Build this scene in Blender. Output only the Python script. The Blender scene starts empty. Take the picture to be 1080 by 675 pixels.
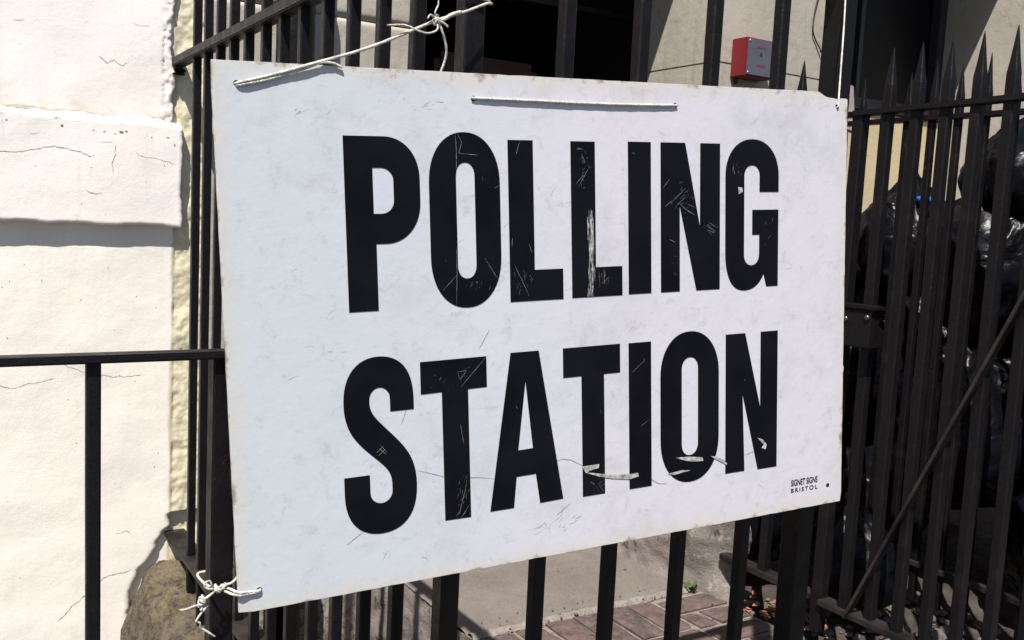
import bpy, bmesh, math, random
from mathutils import Vector, Matrix, noise
random.seed(7)
S = bpy.context.scene
col = S.collection
V = Vector
GZ = -1.35           # street level (world origin sits at the photographer's eye height)
IZ = -1.03           # paved entrance level

# ------------------------------------------------------------------ camera
cd = bpy.data.cameras.new('camera'); cam = bpy.data.objects.new('camera', cd); col.objects.link(cam)
r = V((0.84772891, -0.52810562, 0.04959986)); u = V((0.01462001, 0.11673652, 0.99305531)); f = V((0.5302282, 0.84111655, -0.10668184))
cam.matrix_world = Matrix(((r.x, u.x, -f.x, 0), (r.y, u.y, -f.y, 0), (r.z, u.z, -f.z, 0), (0, 0, 0, 1)))
cd.sensor_width = 36; cd.lens = 991.175/1080*36; cd.clip_start = 0.02; cd.clip_end = 500
S.camera = cam
# ------------------------------------------------------------------ light
SUN = V((0.42, 0.416, -1.0)).normalized()
w = bpy.data.worlds.new('World'); S.world = w; w.use_nodes = True
nt = w.node_tree; bg = nt.nodes['Background']
sky = nt.nodes.new('ShaderNodeTexSky'); sky.sky_type = 'NISHITA'; sky.sun_disc = False
sky.sun_elevation = math.asin(-SUN.z); sky.sun_rotation = math.atan2(-SUN.x, -SUN.y)
nt.links.new(sky.outputs[0], bg.inputs[0]); bg.inputs[1].default_value = 0.05
sl = bpy.data.lights.new('sun', 'SUN'); sl.energy = 4.3; sl.angle = math.radians(0.5); sl.color = (1.0, 0.955, 0.89)
so = bpy.data.objects.new('sun', sl); col.objects.link(so); so.rotation_euler = SUN.to_track_quat('-Z', 'Y').to_euler(); so.location = (-3, -3, 6)
S.view_settings.view_transform = 'Standard'; S.view_settings.look = 'None'; S.view_settings.exposure = 0.96; S.view_settings.gamma = 1

# ------------------------------------------------------------------ materials
class NB:
    def __init__(s, name, rough=.6, spec=.5, metallic=0, coat=0):
        s.m = bpy.data.materials.new(name); s.m.use_nodes = True; s.t = s.m.node_tree; s.b = s.t.nodes['Principled BSDF']
        s.b.inputs['Roughness'].default_value = rough; s.b.inputs['Specular IOR Level'].default_value = spec
        s.b.inputs['Metallic'].default_value = metallic; s.b.inputs['Coat Weight'].default_value = coat
        s.tc = s.t.nodes.new('ShaderNodeTexCoord').outputs['Object']; s.h = []
    def n(s, ty, **k):
        x = s.t.nodes.new(ty)
        for a, b in k.items(): setattr(x, a, b)
        return x
    def l(s, a, b): s.t.links.new(a, b)
    def noise(s, sc, det=6, rough=.6, dist=0, vec=None, stretch=None):
        x = s.n('ShaderNodeTexNoise'); x.inputs['Scale'].default_value = sc; x.inputs['Detail'].default_value = det
        x.inputs['Roughness'].default_value = rough; x.inputs['Distortion'].default_value = dist
        v = vec or s.tc
        if stretch:
            mp = s.n('ShaderNodeMapping'); mp.inputs['Scale'].default_value = stretch; s.l(v, mp.inputs[0]); v = mp.outputs[0]
        s.l(v, x.inputs['Vector']); return x.outputs['Fac']
    def vor(s, sc, feat='DISTANCE_TO_EDGE'):
        x = s.n('ShaderNodeTexVoronoi', feature=feat); x.inputs['Scale'].default_value = sc; s.l(s.tc, x.inputs['Vector']); return x.outputs['Distance']
    def ramp(s, fac, a, b, c0=0, c1=1):
        x = s.n('ShaderNodeMapRange'); x.inputs['From Min'].default_value = a; x.inputs['From Max'].default_value = b
        x.inputs['To Min'].default_value = c0; x.inputs['To Max'].default_value = c1; s.l(fac, x.inputs['Value']); return x.outputs[0]
    def mix(s, fac, a, b):
        x = s.n('ShaderNodeMix', data_type='RGBA')
        for i, v in ((6, a), (7, b)):
            if isinstance(v, (tuple, list)): x.inputs[i].default_value = (*v, 1)
            else: s.l(v, x.inputs[i])
        if isinstance(fac, (int, float)): x.inputs[0].default_value = fac
        else: s.l(fac, x.inputs[0])
        return x.outputs[2]
    def math(s, op, a, b):
        x = s.n('ShaderNodeMath', operation=op)
        for i, v in enumerate((a, b)):
            if isinstance(v, (int, float)): x.inputs[i].default_value = v
            else: s.l(v, x.inputs[i])
        return x.outputs[0]
    def axis(s, i):
        x = s.n('ShaderNodeSeparateXYZ'); s.l(s.tc, x.inputs[0]); return x.outputs[i]
    def col(s, c):
        if isinstance(c, (tuple, list)): s.b.inputs['Base Color'].default_value = (*c, 1)
        else: s.l(c, s.b.inputs['Base Color'])
        return s
    def rough(s, o): s.l(o, s.b.inputs['Roughness']); return s
    def bump(s, h, dist, strength=1):
        x = s.n('ShaderNodeBump'); x.inputs['Distance'].default_value = dist; x.inputs['Strength'].default_value = strength
        s.l(h, x.inputs['Height'])
        if s.h: s.l(s.h[-1], x.inputs['Normal'])
        s.h.append(x.outputs[0]); s.l(x.outputs[0], s.b.inputs['Normal']); return s

def mat_iron():
    b = NB('black_painted_iron', .38, .20)
    c = b.mix(b.ramp(b.noise(9, 5), .58, .78), (.0055, .0046, .0055), (.013, .010, .011))
    c = b.mix(b.ramp(b.noise(42, 7, .75), .64, .70), c, (.038, .021, .015))
    b.col(c); b.rough(b.ramp(b.noise(30), .3, .7, .34, .58)); b.bump(b.noise(14, 5), .003, .8); b.bump(b.noise(140, 4), .0012, .7); return b.m
def mat_iron_dusty():
    b = NB('dusty_black_iron', .5, .25)
    c = b.mix(b.ramp(b.noise(7, 6, .7), .4, .7), (.009, .0075, .008), (.04, .031, .029))
    b.col(c); b.bump(b.noise(90, 5), .002, .8); return b.m
def mat_rust():
    b = NB('rusty_iron', .75, .3)
    c = b.mix(b.ramp(b.noise(24, 7, .7), .35, .65), (.03, .014, .011), (.15, .05, .026))
    b.col(c); b.bump(b.noise(60, 6), .003, .8); return b.m
def mat_wall():
    b = NB('white_masonry_paint', .75, .25)
    x = b.axis(0); z = b.axis(2)
    base = b.mix(b.ramp(b.noise(5, 5), .35, .7), (.80, .745, .69), (.85, .80, .72))
    base = b.mix(b.ramp(b.noise(16, 8, .7), .6, .75), base, (.74, .69, .63))
    st = b.ramp(b.noise(10, 5, .6, 0, None, (3, 1, .35)), .56, .75, 0, .5)
    base = b.mix(st, base, (.74, .68, .60))
    # old cream paint showing past the ragged end of the white paint
    edge = b.math('ADD', x, b.ramp(b.noise(13, 6), 0, 1, -.016, .016))
    cream = b.mix(b.ramp(b.noise(18, 8, .75), .4, .62), (.70, .64, .46), (.56, .50, .36))
    base = b.mix(b.ramp(edge, .564, .570), base, cream)
    # dull stone colour further right, beyond the railing
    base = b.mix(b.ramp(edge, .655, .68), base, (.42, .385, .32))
    b.col(base); b.bump(b.noise(20, 7, .55), .0013, .5); b.bump(b.noise(62, 7, .65, .6), .0009, .7); b.bump(b.noise(260, 4), .0005, .5); return b.m
def mat_block(name='flaking_white_paint', end=.560):
    b = NB(name, .75, .25); x = b.axis(0)
    base = b.mix(b.ramp(b.noise(5, 5), .35, .7), (.81, .755, .72), (.85, .80, .75))
    base = b.mix(b.ramp(b.noise(20, 8, .7), .62, .72), base, (.68, .64, .60))
    st = b.ramp(b.noise(11, 5, .6, 0, None, (3, 1, .3)), .56, .75, 0, .5)
    base = b.mix(st, base, (.71, .67, .63))
    z = b.axis(2); lip = b.math('ADD', z, b.ramp(b.noise(22, 7, .75), .3, .7, -.022, .012))
    lipm = b.math('MULTIPLY', b.ramp(lip, .196, .199), b.ramp(lip, .235, .225))
    base = b.mix(b.math('MULTIPLY', lipm, b.ramp(b.noise(38, 7, .75, .4), .47, .58, 0, .6)), base, (.66, .58, .43))
    edge = b.math('ADD', x, b.ramp(b.noise(26, 6), 0, 1, -.012, .012))
    cream = b.mix(b.ramp(b.noise(30, 7, .7), .4, .62), (.60, .54, .42), (.42, .36, .27))
    base = b.mix(b.ramp(edge, end, end+.006), base, cream)
    b.col(base); b.bump(b.noise(20, 7, .55), .0013, .5); b.bump(b.noise(62, 7, .65, .6), .0009, .7); b.bump(b.noise(260, 4), .0005, .5); return b.m
def mat_stone():
    b = NB('cream_limestone', .8, .2)
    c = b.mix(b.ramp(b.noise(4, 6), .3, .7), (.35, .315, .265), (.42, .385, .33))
    c = b.mix(b.ramp(b.noise(18, 8, .7), .55, .75), c, (.27, .235, .19))
    st = b.ramp(b.noise(6, 6, .6, .3, None, (3, 3, .3)), .55, .75, 0, .55)
    c = b.mix(st, c, (.25, .21, .17))
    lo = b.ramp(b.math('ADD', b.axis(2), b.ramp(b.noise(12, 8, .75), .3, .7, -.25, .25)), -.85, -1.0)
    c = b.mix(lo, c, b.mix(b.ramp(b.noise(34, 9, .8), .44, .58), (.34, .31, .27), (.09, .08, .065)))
    b.col(c); b.bump(b.noise(30, 8), .004, .5); b.bump(b.noise(220, 3), .001, .5); return b.m
def mat_yellowstone():
    b = NB('yellowish_painted_wall', .8, .2)
    c = b.mix(b.ramp(b.noise(4, 6), .3, .7), (.46, .37, .23), (.52, .43, .28))
    c = b.mix(b.ramp(b.noise(22, 7, .7), .6, .72), c, (.25, .2, .14))
    b.col(c); b.bump(b.noise(30, 8), .003, .5); return b.m
def mat_concrete():
    b = NB('rough_concrete', .9, .15)
    c = b.mix(b.ramp(b.noise(7, 8, .7), .35, .65), (.20, .175, .155), (.115, .10, .092))
    c = b.mix(b.ramp(b.noise(26, 9, .75), .52, .62), c, (.27, .24, .215))
    z = b.axis(2)
    c = b.mix(b.ramp(b.noise(13, 7, .7, .5), .62, .68), c, (.05, .046, .043))
    # smoother pinkish render still holding on the side towards the door
    c2 = b.mix(b.ramp(b.noise(8, 8, .7), .4, .62), (.25, .215, .20), (.19, .165, .15))
    c2 = b.mix(b.ramp(b.noise(15, 6, .7, .6), .57, .60), c2, (.10, .09, .085))
    y = b.math('ADD', b.axis(1), b.ramp(b.noise(14, 8, .75), .3, .7, -.05, .05))
    c = b.mix(b.ramp(y, 1.985, 1.995), c, c2)
    b.col(c); b.bump(b.noise(22, 9, .7), .008, .8); b.bump(b.noise(160, 5), .003, .8); return b.m
def mat_plinth():
    b = NB('pinkish_render', .9, .15)
    c = b.mix(b.ramp(b.noise(8, 8, .7), .4, .62), (.29, .25, .23), (.215, .185, .17))
    c = b.mix(b.ramp(b.noise(15, 6, .7, .6), .60, .63), c, (.09, .08, .075))
    b.col(c); b.bump(b.noise(24, 8, .7), .006, .7); return b.m
def grit():
    rr = random.Random(31); bm = bmesh.new()
    for _ in range(150):
        if rr.random() < .55: x = rr.uniform(1.15, 1.88); y = rr.gauss(1.92, .03)
        elif rr.random() < .6: x = rr.gauss(1.86, .02); y = rr.uniform(1.75, 2.2)
        else: x = rr.uniform(1.15, 1.88); y = rr.uniform(1.3, 2.3)
        s_ = rr.uniform(.0008, .0035)*(2 if rr.random() < .05 else 1); t_ = bmesh.new(); bmesh.ops.create_icosphere(t_, subdivisions=1, radius=s_)
        for v in t_.verts: v.co = V((x, y, IZ+.002+s_*.3))+V((v.co.x*rr.uniform(.7, 1.5), v.co.y, v.co.z*.7))
        merge(bm, t_)
    tag(link('grit', bm, 'pebble'), 'fine grit and crumbs scattered over the slab and brick joints', 'grit', None, 'stuff')
def mat_slab():
    b = NB('grey_screed', .9, .15)
    c = b.mix(b.ramp(b.noise(5, 7, .7), .35, .68), (.165, .143, .128), (.122, .106, .096))
    c = b.mix(b.ramp(b.noise(11, 8, .75, .5), .56, .66, 0, .6), c, (.085, .076, .07)); c = b.mix(b.ramp(b.noise(240, 3, .7), .56, .68), c, (.21, .185, .17))
    c = b.mix(b.ramp(b.noise(150, 3, .7), .63, .7), c, (.045, .04, .04))
    b.col(c); b.bump(b.noise(170, 4, .7), .003, .8); b.bump(b.noise(14, 5), .004, .5); return b.m
def mat_brick():
    b = NB('red_paving_brick', .85, .2)
    at = b.n('ShaderNodeObjectInfo'); 
    geo = b.n('ShaderNodeNewGeometry')
    c = b.mix(geo.outputs['Random Per Island'], (.082, .060, .058), (.112, .072, .066))
    c = b.mix(b.ramp(b.noise(45, 8, .75), .46, .68), c, (.15, .108, .10))
    c = b.mix(b.ramp(b.noise(15, 7, .75), .50, .64), c, (.052, .042, .042))
    c = b.mix(b.ramp(b.noise(330, 3, .7), .64, .7), c, (.19, .15, .14))
    b.col(c); b.bump(b.noise(120, 6, .7), .003, .8); return b.m
def mat_mortar():
    b = NB('sandy_mortar', .95, .1)
    c = b.mix(b.ramp(b.noise(60, 8, .7), .4, .62), (.24, .21, .185), (.15, .13, .115))
    b.col(c); b.bump(b.noise(130, 6, .7), .004, .9); return b.m
def mat_rock():
    b = NB('weathered_brown_stone', .9, .15)
    c = b.mix(b.ramp(b.noise(6, 8, .7), .35, .65), (.20, .16, .10), (.14, .12, .095))
    c = b.mix(b.ramp(b.noise(24, 9, .8), .47, .60), c, (.06, .05, .042))
    c = b.mix(b.ramp(b.noise(9, 6, .7), .56, .68), c, (.20, .14, .06))
    c = b.mix(b.ramp(b.noise(13, 3, .5), .70, .73), c, (.42, .36, .05))
    b.col(c); b.bump(b.noise(16, 9, .75), .03, 1); b.bump(b.noise(90, 6), .006, 1); return b.m
def mat_earth():
    b = NB('dirty_litter_ground', .95, .1)
    c = b.mix(b.ramp(b.noise(14, 8, .7), .35, .65), (.035, .028, .025), (.075, .062, .055))
    b.col(c); b.bump(b.noise(30, 8, .7), .01, .9); return b.m
def mat_board():
    b = NB('white_sign_paint', .38, .45)
    c = b.mix(b.ramp(b.math('ADD', b.axis(0), b.ramp(b.noise(3.0, 5), 0, 1, -.25, .25)), .1, .5), (.46, .49, .535), (.515, .505, .56))
    c = b.mix(b.ramp(b.noise(7, 8, .75), .50, .74, 0, .5), c, (.33, .33, .325))
    c = b.mix(b.ramp(b.noise(30, 9, .8, .4), .55, .72, 0, .65), c, (.29, .285, .28))
    c = b.mix(b.ramp(b.noise(13, 8, .75, .5, None, (1, 1, 2.2)), .60, .70, 0, .42), c, (.27, .265, .26))
    c = b.mix(b.ramp(b.noise(150, 3, .6), .74, .78, 0, .6), c, (.20, .18, .16))
    # worn, browned rim
    x = b.axis(0); z = b.axis(2)
    dx = b.math('MINIMUM', x, b.math('SUBTRACT', .9, x)); dz = b.math('MINIMUM', b.math('MULTIPLY', z, -1), b.math('ADD', z, .614))
    d = b.math('MINIMUM', dx, dz)
    d = b.math('ADD', d, b.ramp(b.noise(18, 7, .7), .3, .7, .012, -.012))
    c = b.mix(b.ramp(d, .022, -.004, 0, .5), c, (.50, .45, .35))
    d2 = b.math('ADD', d, b.ramp(b.noise(26, 6, .7), .4, .75, .005, -.009))
    c = b.mix(b.ramp(d2, .001, -.006, 0, .8), c, (.2, .13, .085))
    b.col(c); b.rough(b.ramp(b.noise(12), .3, .7, .33, .52)); b.bump(b.noise(5, 4), .004, .35); b.bump(b.noise(60, 6), .0006, .6); return b.m
def simple(name, c, rough=.6, c2=None, sc=20, bump=.001, spec=.5, metallic=0, bsc=60):
    b = NB(name, rough, spec, metallic)
    b.col(b.mix(b.ramp(b.noise(sc, 6, .7), .38, .66), c, c2 or tuple(v*.7 for v in c)))
    if bump: b.bump(b.noise(bsc, 5), bump, .8)
    return b.m
def mat_letter():
    b = NB('black_vinyl', .40, .10)
    c = b.mix(b.ramp(b.noise(8, 6), .4, .7), (.003, .0033, .0055), (.006, .0063, .009))
    c = b.mix(b.ramp(b.noise(90, 5, .8, .2, None, (1, 1, .35)), .70, .74, 0, .8), c, (.12, .12, .13))
    b.col(c); b.rough(b.ramp(b.noise(20), .3, .7, .3, .5)); b.bump(b.noise(50, 5), .0005, .5); return b.m
def mat_bag():
    b = NB('black_polythene', .32, .13)
    c = b.mix(b.ramp(b.noise(6, 5), .4, .7), (.002, .002, .003), (.004, .0045, .007)); b.col(c)
    b.bump(b.noise(7, 3, .45, 1.8), .03, .55); b.bump(b.noise(26, 3, .45, .8), .003, .4); return b.m
def mat_string():
    b = NB('white_cotton_string', .85, .2)
    b.col(b.mix(b.ramp(b.noise(110, 6, .7), .38, .65), (.58, .56, .51), (.33, .31, .28)))
    x = b.n('ShaderNodeTexWave', bands_direction='DIAGONAL'); x.inputs['Scale'].default_value = 150; x.inputs['Distortion'].default_value = 1.2; b.l(b.tc, x.inputs['Vector'])
    b.bump(x.outputs['Fac'], .0006, .6); b.bump(b.noise(700, 3), .0006, .7); return b.m

M = dict(iron=mat_iron(), dusty=mat_iron_dusty(), rust=mat_rust(), wall=mat_wall(), block=mat_block(), ledge=mat_block('thick_white_masonry_paint', .80),
         stone=mat_stone(), ystone=mat_yellowstone(), concrete=mat_concrete(), plinth=mat_plinth(), slab=mat_slab(), brick=mat_brick(), mortar=mat_mortar(),
         rock=mat_rock(), earth=mat_earth(), board=mat_board(), letter=mat_letter(), bag=mat_bag(), string=mat_string(),
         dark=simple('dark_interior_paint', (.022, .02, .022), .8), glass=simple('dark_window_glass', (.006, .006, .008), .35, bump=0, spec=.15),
         frame=simple('dark_window_paint', (.03, .028, .032), .5), maroon=simple('maroon_painted_timber', (.035, .007, .005), .7),
         red=simple('red_alarm_casing', (.19, .010, .015), .5, (.15, .008, .012), 9), plate=simple('grey_alarm_plate', (.095, .10, .125), .4, (.07, .075, .095), 14),
         redink=simple('red_print', (.20, .035, .045), .6, bump=0), worn=simple('worn_bolt_steel', (.16, .15, .15), .25, metallic=.8, bump=0), steel=simple('bright_steel', (.5, .49, .47), .3, metallic=.9),
         pave=simple('street_paving', (.11, .10, .095), .9, (.08, .075, .07), 9, .004), card=simple('grey_board', (.26, .22, .20), .8, (.16, .13, .12)),
         scr=simple('bare_white_scratch', (.30, .30, .31), .7, (.05, .05, .06), 90, bump=0), peel=simple('peeled_white_paint', (.46, .45, .44), .8, (.10, .10, .10), 110, .0012),
         scuff=simple('grey_scuff', (.22, .215, .215), .7, (.40, .40, .41), 160, 0), leaf=simple('weed_leaf', (.05, .075, .015), .6, (.03, .045, .012)),
         dryleaf=simple('dry_orange_leaf', (.28, .11, .05), .8, (.16, .07, .04)), pebble=simple('pale_rubble', (.13, .11, .095), .9, (.06, .05, .045), 30, .004),
         blue=simple('blue_plastic', (.02, .12, .55), .4), road=simple('asphalt', (.05, .05, .05), .9, (.07, .07, .068), 30, .004),
         wire=simple('old_wire', (.03, .025, .022), .6), hole_shade=simple('shaded_hole_wall', (.02, .017, .015), .9, bump=0), crack=simple('crack_brown', (.13, .10, .085), .95, (.30, .25, .21), 90, 0))

# ------------------------------------------------------------------ mesh helpers
def link(name, bm, m, parent=None, smooth=False, label=None):
    me = bpy.data.meshes.new(name); bmesh.ops.recalc_face_normals(bm, faces=bm.faces); bm.to_mesh(me); bm.free()
    me.materials.append(M[m])
    if smooth:
        for p in me.polygons: p.use_smooth = True
    o = bpy.data.objects.new(name, me); col.objects.link(o)
    if parent:
        o.parent = parent; o.matrix_parent_inverse = root_matrix(parent).inverted()
    if label: o['label'] = label
    return o
def root_matrix(p):
    m = p.matrix_basis.copy()
    q = p
    while q.parent:
        m = q.parent.matrix_basis @ q.matrix_parent_inverse @ m; q = q.parent
    return m
def thing(name, loc, label, cat, group=None, kind=None):
    o = bpy.data.objects.new(name, None); col.objects.link(o); o.location = loc; o.empty_display_size = .05
    return tag(o, label, cat, group, kind)
def tag(o, label, cat=None, group=None, kind=None):
    o['label'] = label
    if cat: o['category'] = cat
    if group: o['group'] = group
    if kind: o['kind'] = kind
    return o
def box(bm, x0, x1, y0, y1, z0, z1, bev=0):
    t = bmesh.new(); bmesh.ops.create_cube(t, size=1)
    for v in t.verts: v.co = V(((x0+x1)/2+v.co.x*(x1-x0), (y0+y1)/2+v.co.y*(y1-y0), (z0+z1)/2+v.co.z*(z1-z0)))
    if bev: bmesh.ops.bevel(t, geom=list(t.edges), offset=bev, segments=2, affect='EDGES')
    merge(bm, t)
def merge(bm, t):
    me = bpy.data.meshes.new('tmp'); t.to_mesh(me); t.free(); bm.from_mesh(me); bpy.data.meshes.remove(me)
def beam(bm, a, b, wx, wy, up=V((0, 0, 1)), bev=.001):
    """box bar from a to b with cross-section wx by wy"""
    a, b = V(a), V(b); d = b-a; L = d.length; d.normalize()
    sx = d.cross(up); sx = sx.normalized() if sx.length > 1e-4 else V((1, 0, 0)); sy = sx.cross(d)
    t = bmesh.new(); bmesh.ops.create_cube(t, size=1)
    for v in t.verts: v.co = V((v.co.x*wx, v.co.y*wy, v.co.z*L))
    if bev: bmesh.ops.bevel(t, geom=list(t.edges), offset=bev, segments=2, affect='EDGES')
    R = Matrix((sx, sy, d)).transposed()
    for v in t.verts: v.co = R @ v.co + (a+b)/2
    merge(bm, t)
def rings(bm, secs, close=True):
    """secs: list of loops of Vectors (same count)"""
    L = [[bm.verts.new(p) for p in s] for s in secs]
    for a, b in zip(L, L[1:]):
        n = len(a)
        for i in range(n): bm.faces.new((a[i], a[(i+1) % n], b[(i+1) % n], b[i]))
    if close:
        bm.faces.new(L[0][::-1]); bm.faces.new(L[-1])
def crom(pts, n=8):
    pts = [V(p) for p in pts]; P = [2*pts[0]-pts[1]]+pts+[2*pts[-1]-pts[-2]]; out = []
    for i in range(1, len(P)-2):
        a, b, c, d = P[i-1:i+3]
        for k in range(n):
            t = k/n; out.append(.5*((2*b)+(c-a)*t+(2*a-5*b+4*c-d)*t*t+(3*b-a-3*c+d)*t**3))
    out.append(pts[-1]); return out
def tube(bm, pts, rad, n=8, seg=8, wob=0, fray=False):
    ps = crom(pts, n) if n > 1 else [V(p) for p in pts]
    secs = []; up = V((.13, .71, .69))
    for i, p in enumerate(ps):
        d = (ps[min(i+1, len(ps)-1)]-ps[max(i-1, 0)]).normalized()
        x = d.cross(up); x = x.normalized() if x.length > .1 else d.orthogonal().normalized(); y = d.cross(x)
        rr = rad*(1+wob*noise.noise(p*400))
        if fray and i > len(ps)-4: rr *= .75
        tw = i*.35
        secs.append([p+x*math.cos(tw+2*math.pi*k/seg)*rr*(1+.05*(k % 2))+y*math.sin(tw+2*math.pi*k/seg)*rr*(1+.05*(k % 2)) for k in range(seg)])
    rings(bm, secs)
def spear_bar(bm, x, y, w, z0, z1, tip=None, bev=.0012, lean=(0, 0), collar=False):
    """square forged bar, slightly uneven, with a long tapered spear head when tip is given"""
    h = w/2; secs = []
    def sq(z, k):
        e = h*k; b = min(.0022, e*.3); ox = x+lean[0]*(z-z0)+.0006*noise.noise(V((x*9, y*9, z*5))); oy = y+lean[1]*(z-z0)
        q = [(-e+b, -e), (e-b, -e), (e, -e+b), (e, e-b), (e-b, e), (-e+b, e), (-e, e-b), (-e, -e+b)]
        return [V((ox+a, oy+c, z)) for a, c in q]
    n = max(2, int((z1-z0)/.06))
    for i in range(n+1):
        z = z0+(z1-z0)*i/n; secs.append(sq(z, 1+.03*noise.noise(V((x*7, y*7, z*14)))))
    if tip:
        hh = tip-z1
        jj = .9+.16*abs(noise.noise(V((x*31, y*31, 1)))); secs += [sq(z1+hh*.15, .98), sq(z1+hh*.35, .8*jj), sq(z1+hh*.65, .48*jj), sq(z1+hh*.9, .18), sq(tip, .05)]
    rings(bm, secs)

def fbm(p, o=5, g=2.0, r=.5):
    s = 0; a = 1
    for i in range(o): s += a*noise.noise(p); p = p*g; a *= r
    return s
def seg_d(px, pz, a, b):
    dx, dz = b[0]-a[0], b[1]-a[1]; L = dx*dx+dz*dz; t = 0 if L == 0 else max(0, min(1, ((px-a[0])*dx+(pz-a[1])*dz)/L))
    return math.hypot(px-a[0]-t*dx, pz-a[1]-t*dz)
CR = [  # cracks and flaked edges in the paint: polyline, half width, depth
 ([(.10, .105), (.162, .101), (.20, .104), (.234, .111), (.262, .121), (.287, .124), (.315, .118), (.341, .115), (.36, .106), (.374, .108)], .0017, .0045),
 ([(.352, .022), (.37, .014), (.392, .011)], .0016, .004), ([(.469, .125), (.49, .113), (.524, .110), (.56, .103), (.572, .101)], .0012, .003),
 ([(.419, .145), (.421, .12), (.415, .09), (.415, .06)], .0012, .003), ([(.224, .147), (.236, .153), (.249, .154)], .0014, .003),
 ([(.38, .145), (.419, .145)], .001, .002), ([(.10, -.476), (.157, -.478), (.19, -.487), (.22, -.478), (.286, -.465)], .0013, .003),
 ([(.404, -.765), (.388, -.80), (.376, -.839)], .0022, -.005), ([(.284, -1.123), (.33, -1.08), (.37, -1.045), (.40, -1.018), (.43, -1.012), (.472, -1.006)], .0016, .005),
 ([(.30, -.43), (.36, -.455), (.43, -.47), (.50, -.468)], .0012, .002), ([(.43, -.90), (.46, -.895), (.475, -.91)], .0014, .003),
 ([(.19, .42), (.205, .418), (.22, .424)], .0012, .003), ([(.38, .36), (.40, .345), (.42, .35), (.44, .34), (.455, .352)], .0013, .003),
 ([(.46, .45), (.48, .447), (.51, .449)], .001, .003), ([(.325, .52), (.322, .44), (.33, .35), (.328, .26)], .0018, -.0025), ([(.505, .52), (.503, .40), (.508, .28)], .0018, -.002)]
def hcrack(x, z, y0):
    return 0
    for pl, wd, dp in CR:
        if x < min(p[0] for p in pl)-.02 or x > max(p[0] for p in pl)+.02 or z < min(p[1] for p in pl)-.02 or z > max(p[1] for p in pl)+.02: continue
        j = .0025*noise.noise(V((x*60, z*60, 3)))
        d = min(seg_d(x+j, z+j, a, b) for a, b in zip(pl, pl[1:]))
        if d < wd*2: h -= dp*max(0, 1-d/(wd*2))
        elif d < .012 and dp > 0: h += .0009*(1-d/.012)      # lifted paint beside the crack
    return h
def sheet(name, x0, x1, z0, z1, y, step, m, parent, hf, back=.02, jit=(0, 0, 0, 0), bevel_top=0, label=None):
    """plaster face: a displaced grid facing the street, its four edges turned back by `back`"""
    nx = max(2, round((x1-x0)/step)); nz = max(2, round((z1-z0)/step)); bm = bmesh.new(); G = []
    for i in range(-1, nx+2):
        row = []
        for k in range(-1, nz+2):
            s = min(max(i/nx, 0), 1); t = min(max(k/nz, 0), 1); x = x0+(x1-x0)*s; z = z0+(z1-z0)*t
            jl = jit[0]*fbm(V((1.3, z*14, 0)), 5); jr = jit[1]*fbm(V((4.1, z*14, 0)), 5); jb = jit[2]*fbm(V((x*9, 2.2, 0)), 4); jt = jit[3]*fbm(V((x*9, 7.7, 0)), 4)
            xx = x+jl*max(0, 1-s*8)+jr*max(0, (s-.875)*8); zz = z+jb*max(0, 1-t*8)+jt*max(0, (t-.875)*8)
            yy = y-hf(xx, zz)
            e = min(x1-x if jit[1] else 9, z-z0 if jit[2] else 9, z1-z if jit[3] else 9)
            if e < .006: yy += .003*(1-e/.006)
            if bevel_top and z1-z < bevel_top: yy += (bevel_top-(z1-z))*.9+.007*fbm(V((x*34, z*34, 8)), 5)
            if i < 0 or k < 0 or i > nx or k > nz: yy = y+back
            row.append(bm.verts.new((xx, yy, zz)))
        G.append(row)
    for i in range(len(G)-1):
        for k in range(len(G[0])-1): bm.faces.new((G[i][k], G[i+1][k], G[i+1][k+1], G[i][k+1]))
    return link(name, bm, m, parent, smooth=True, label=label)

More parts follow.
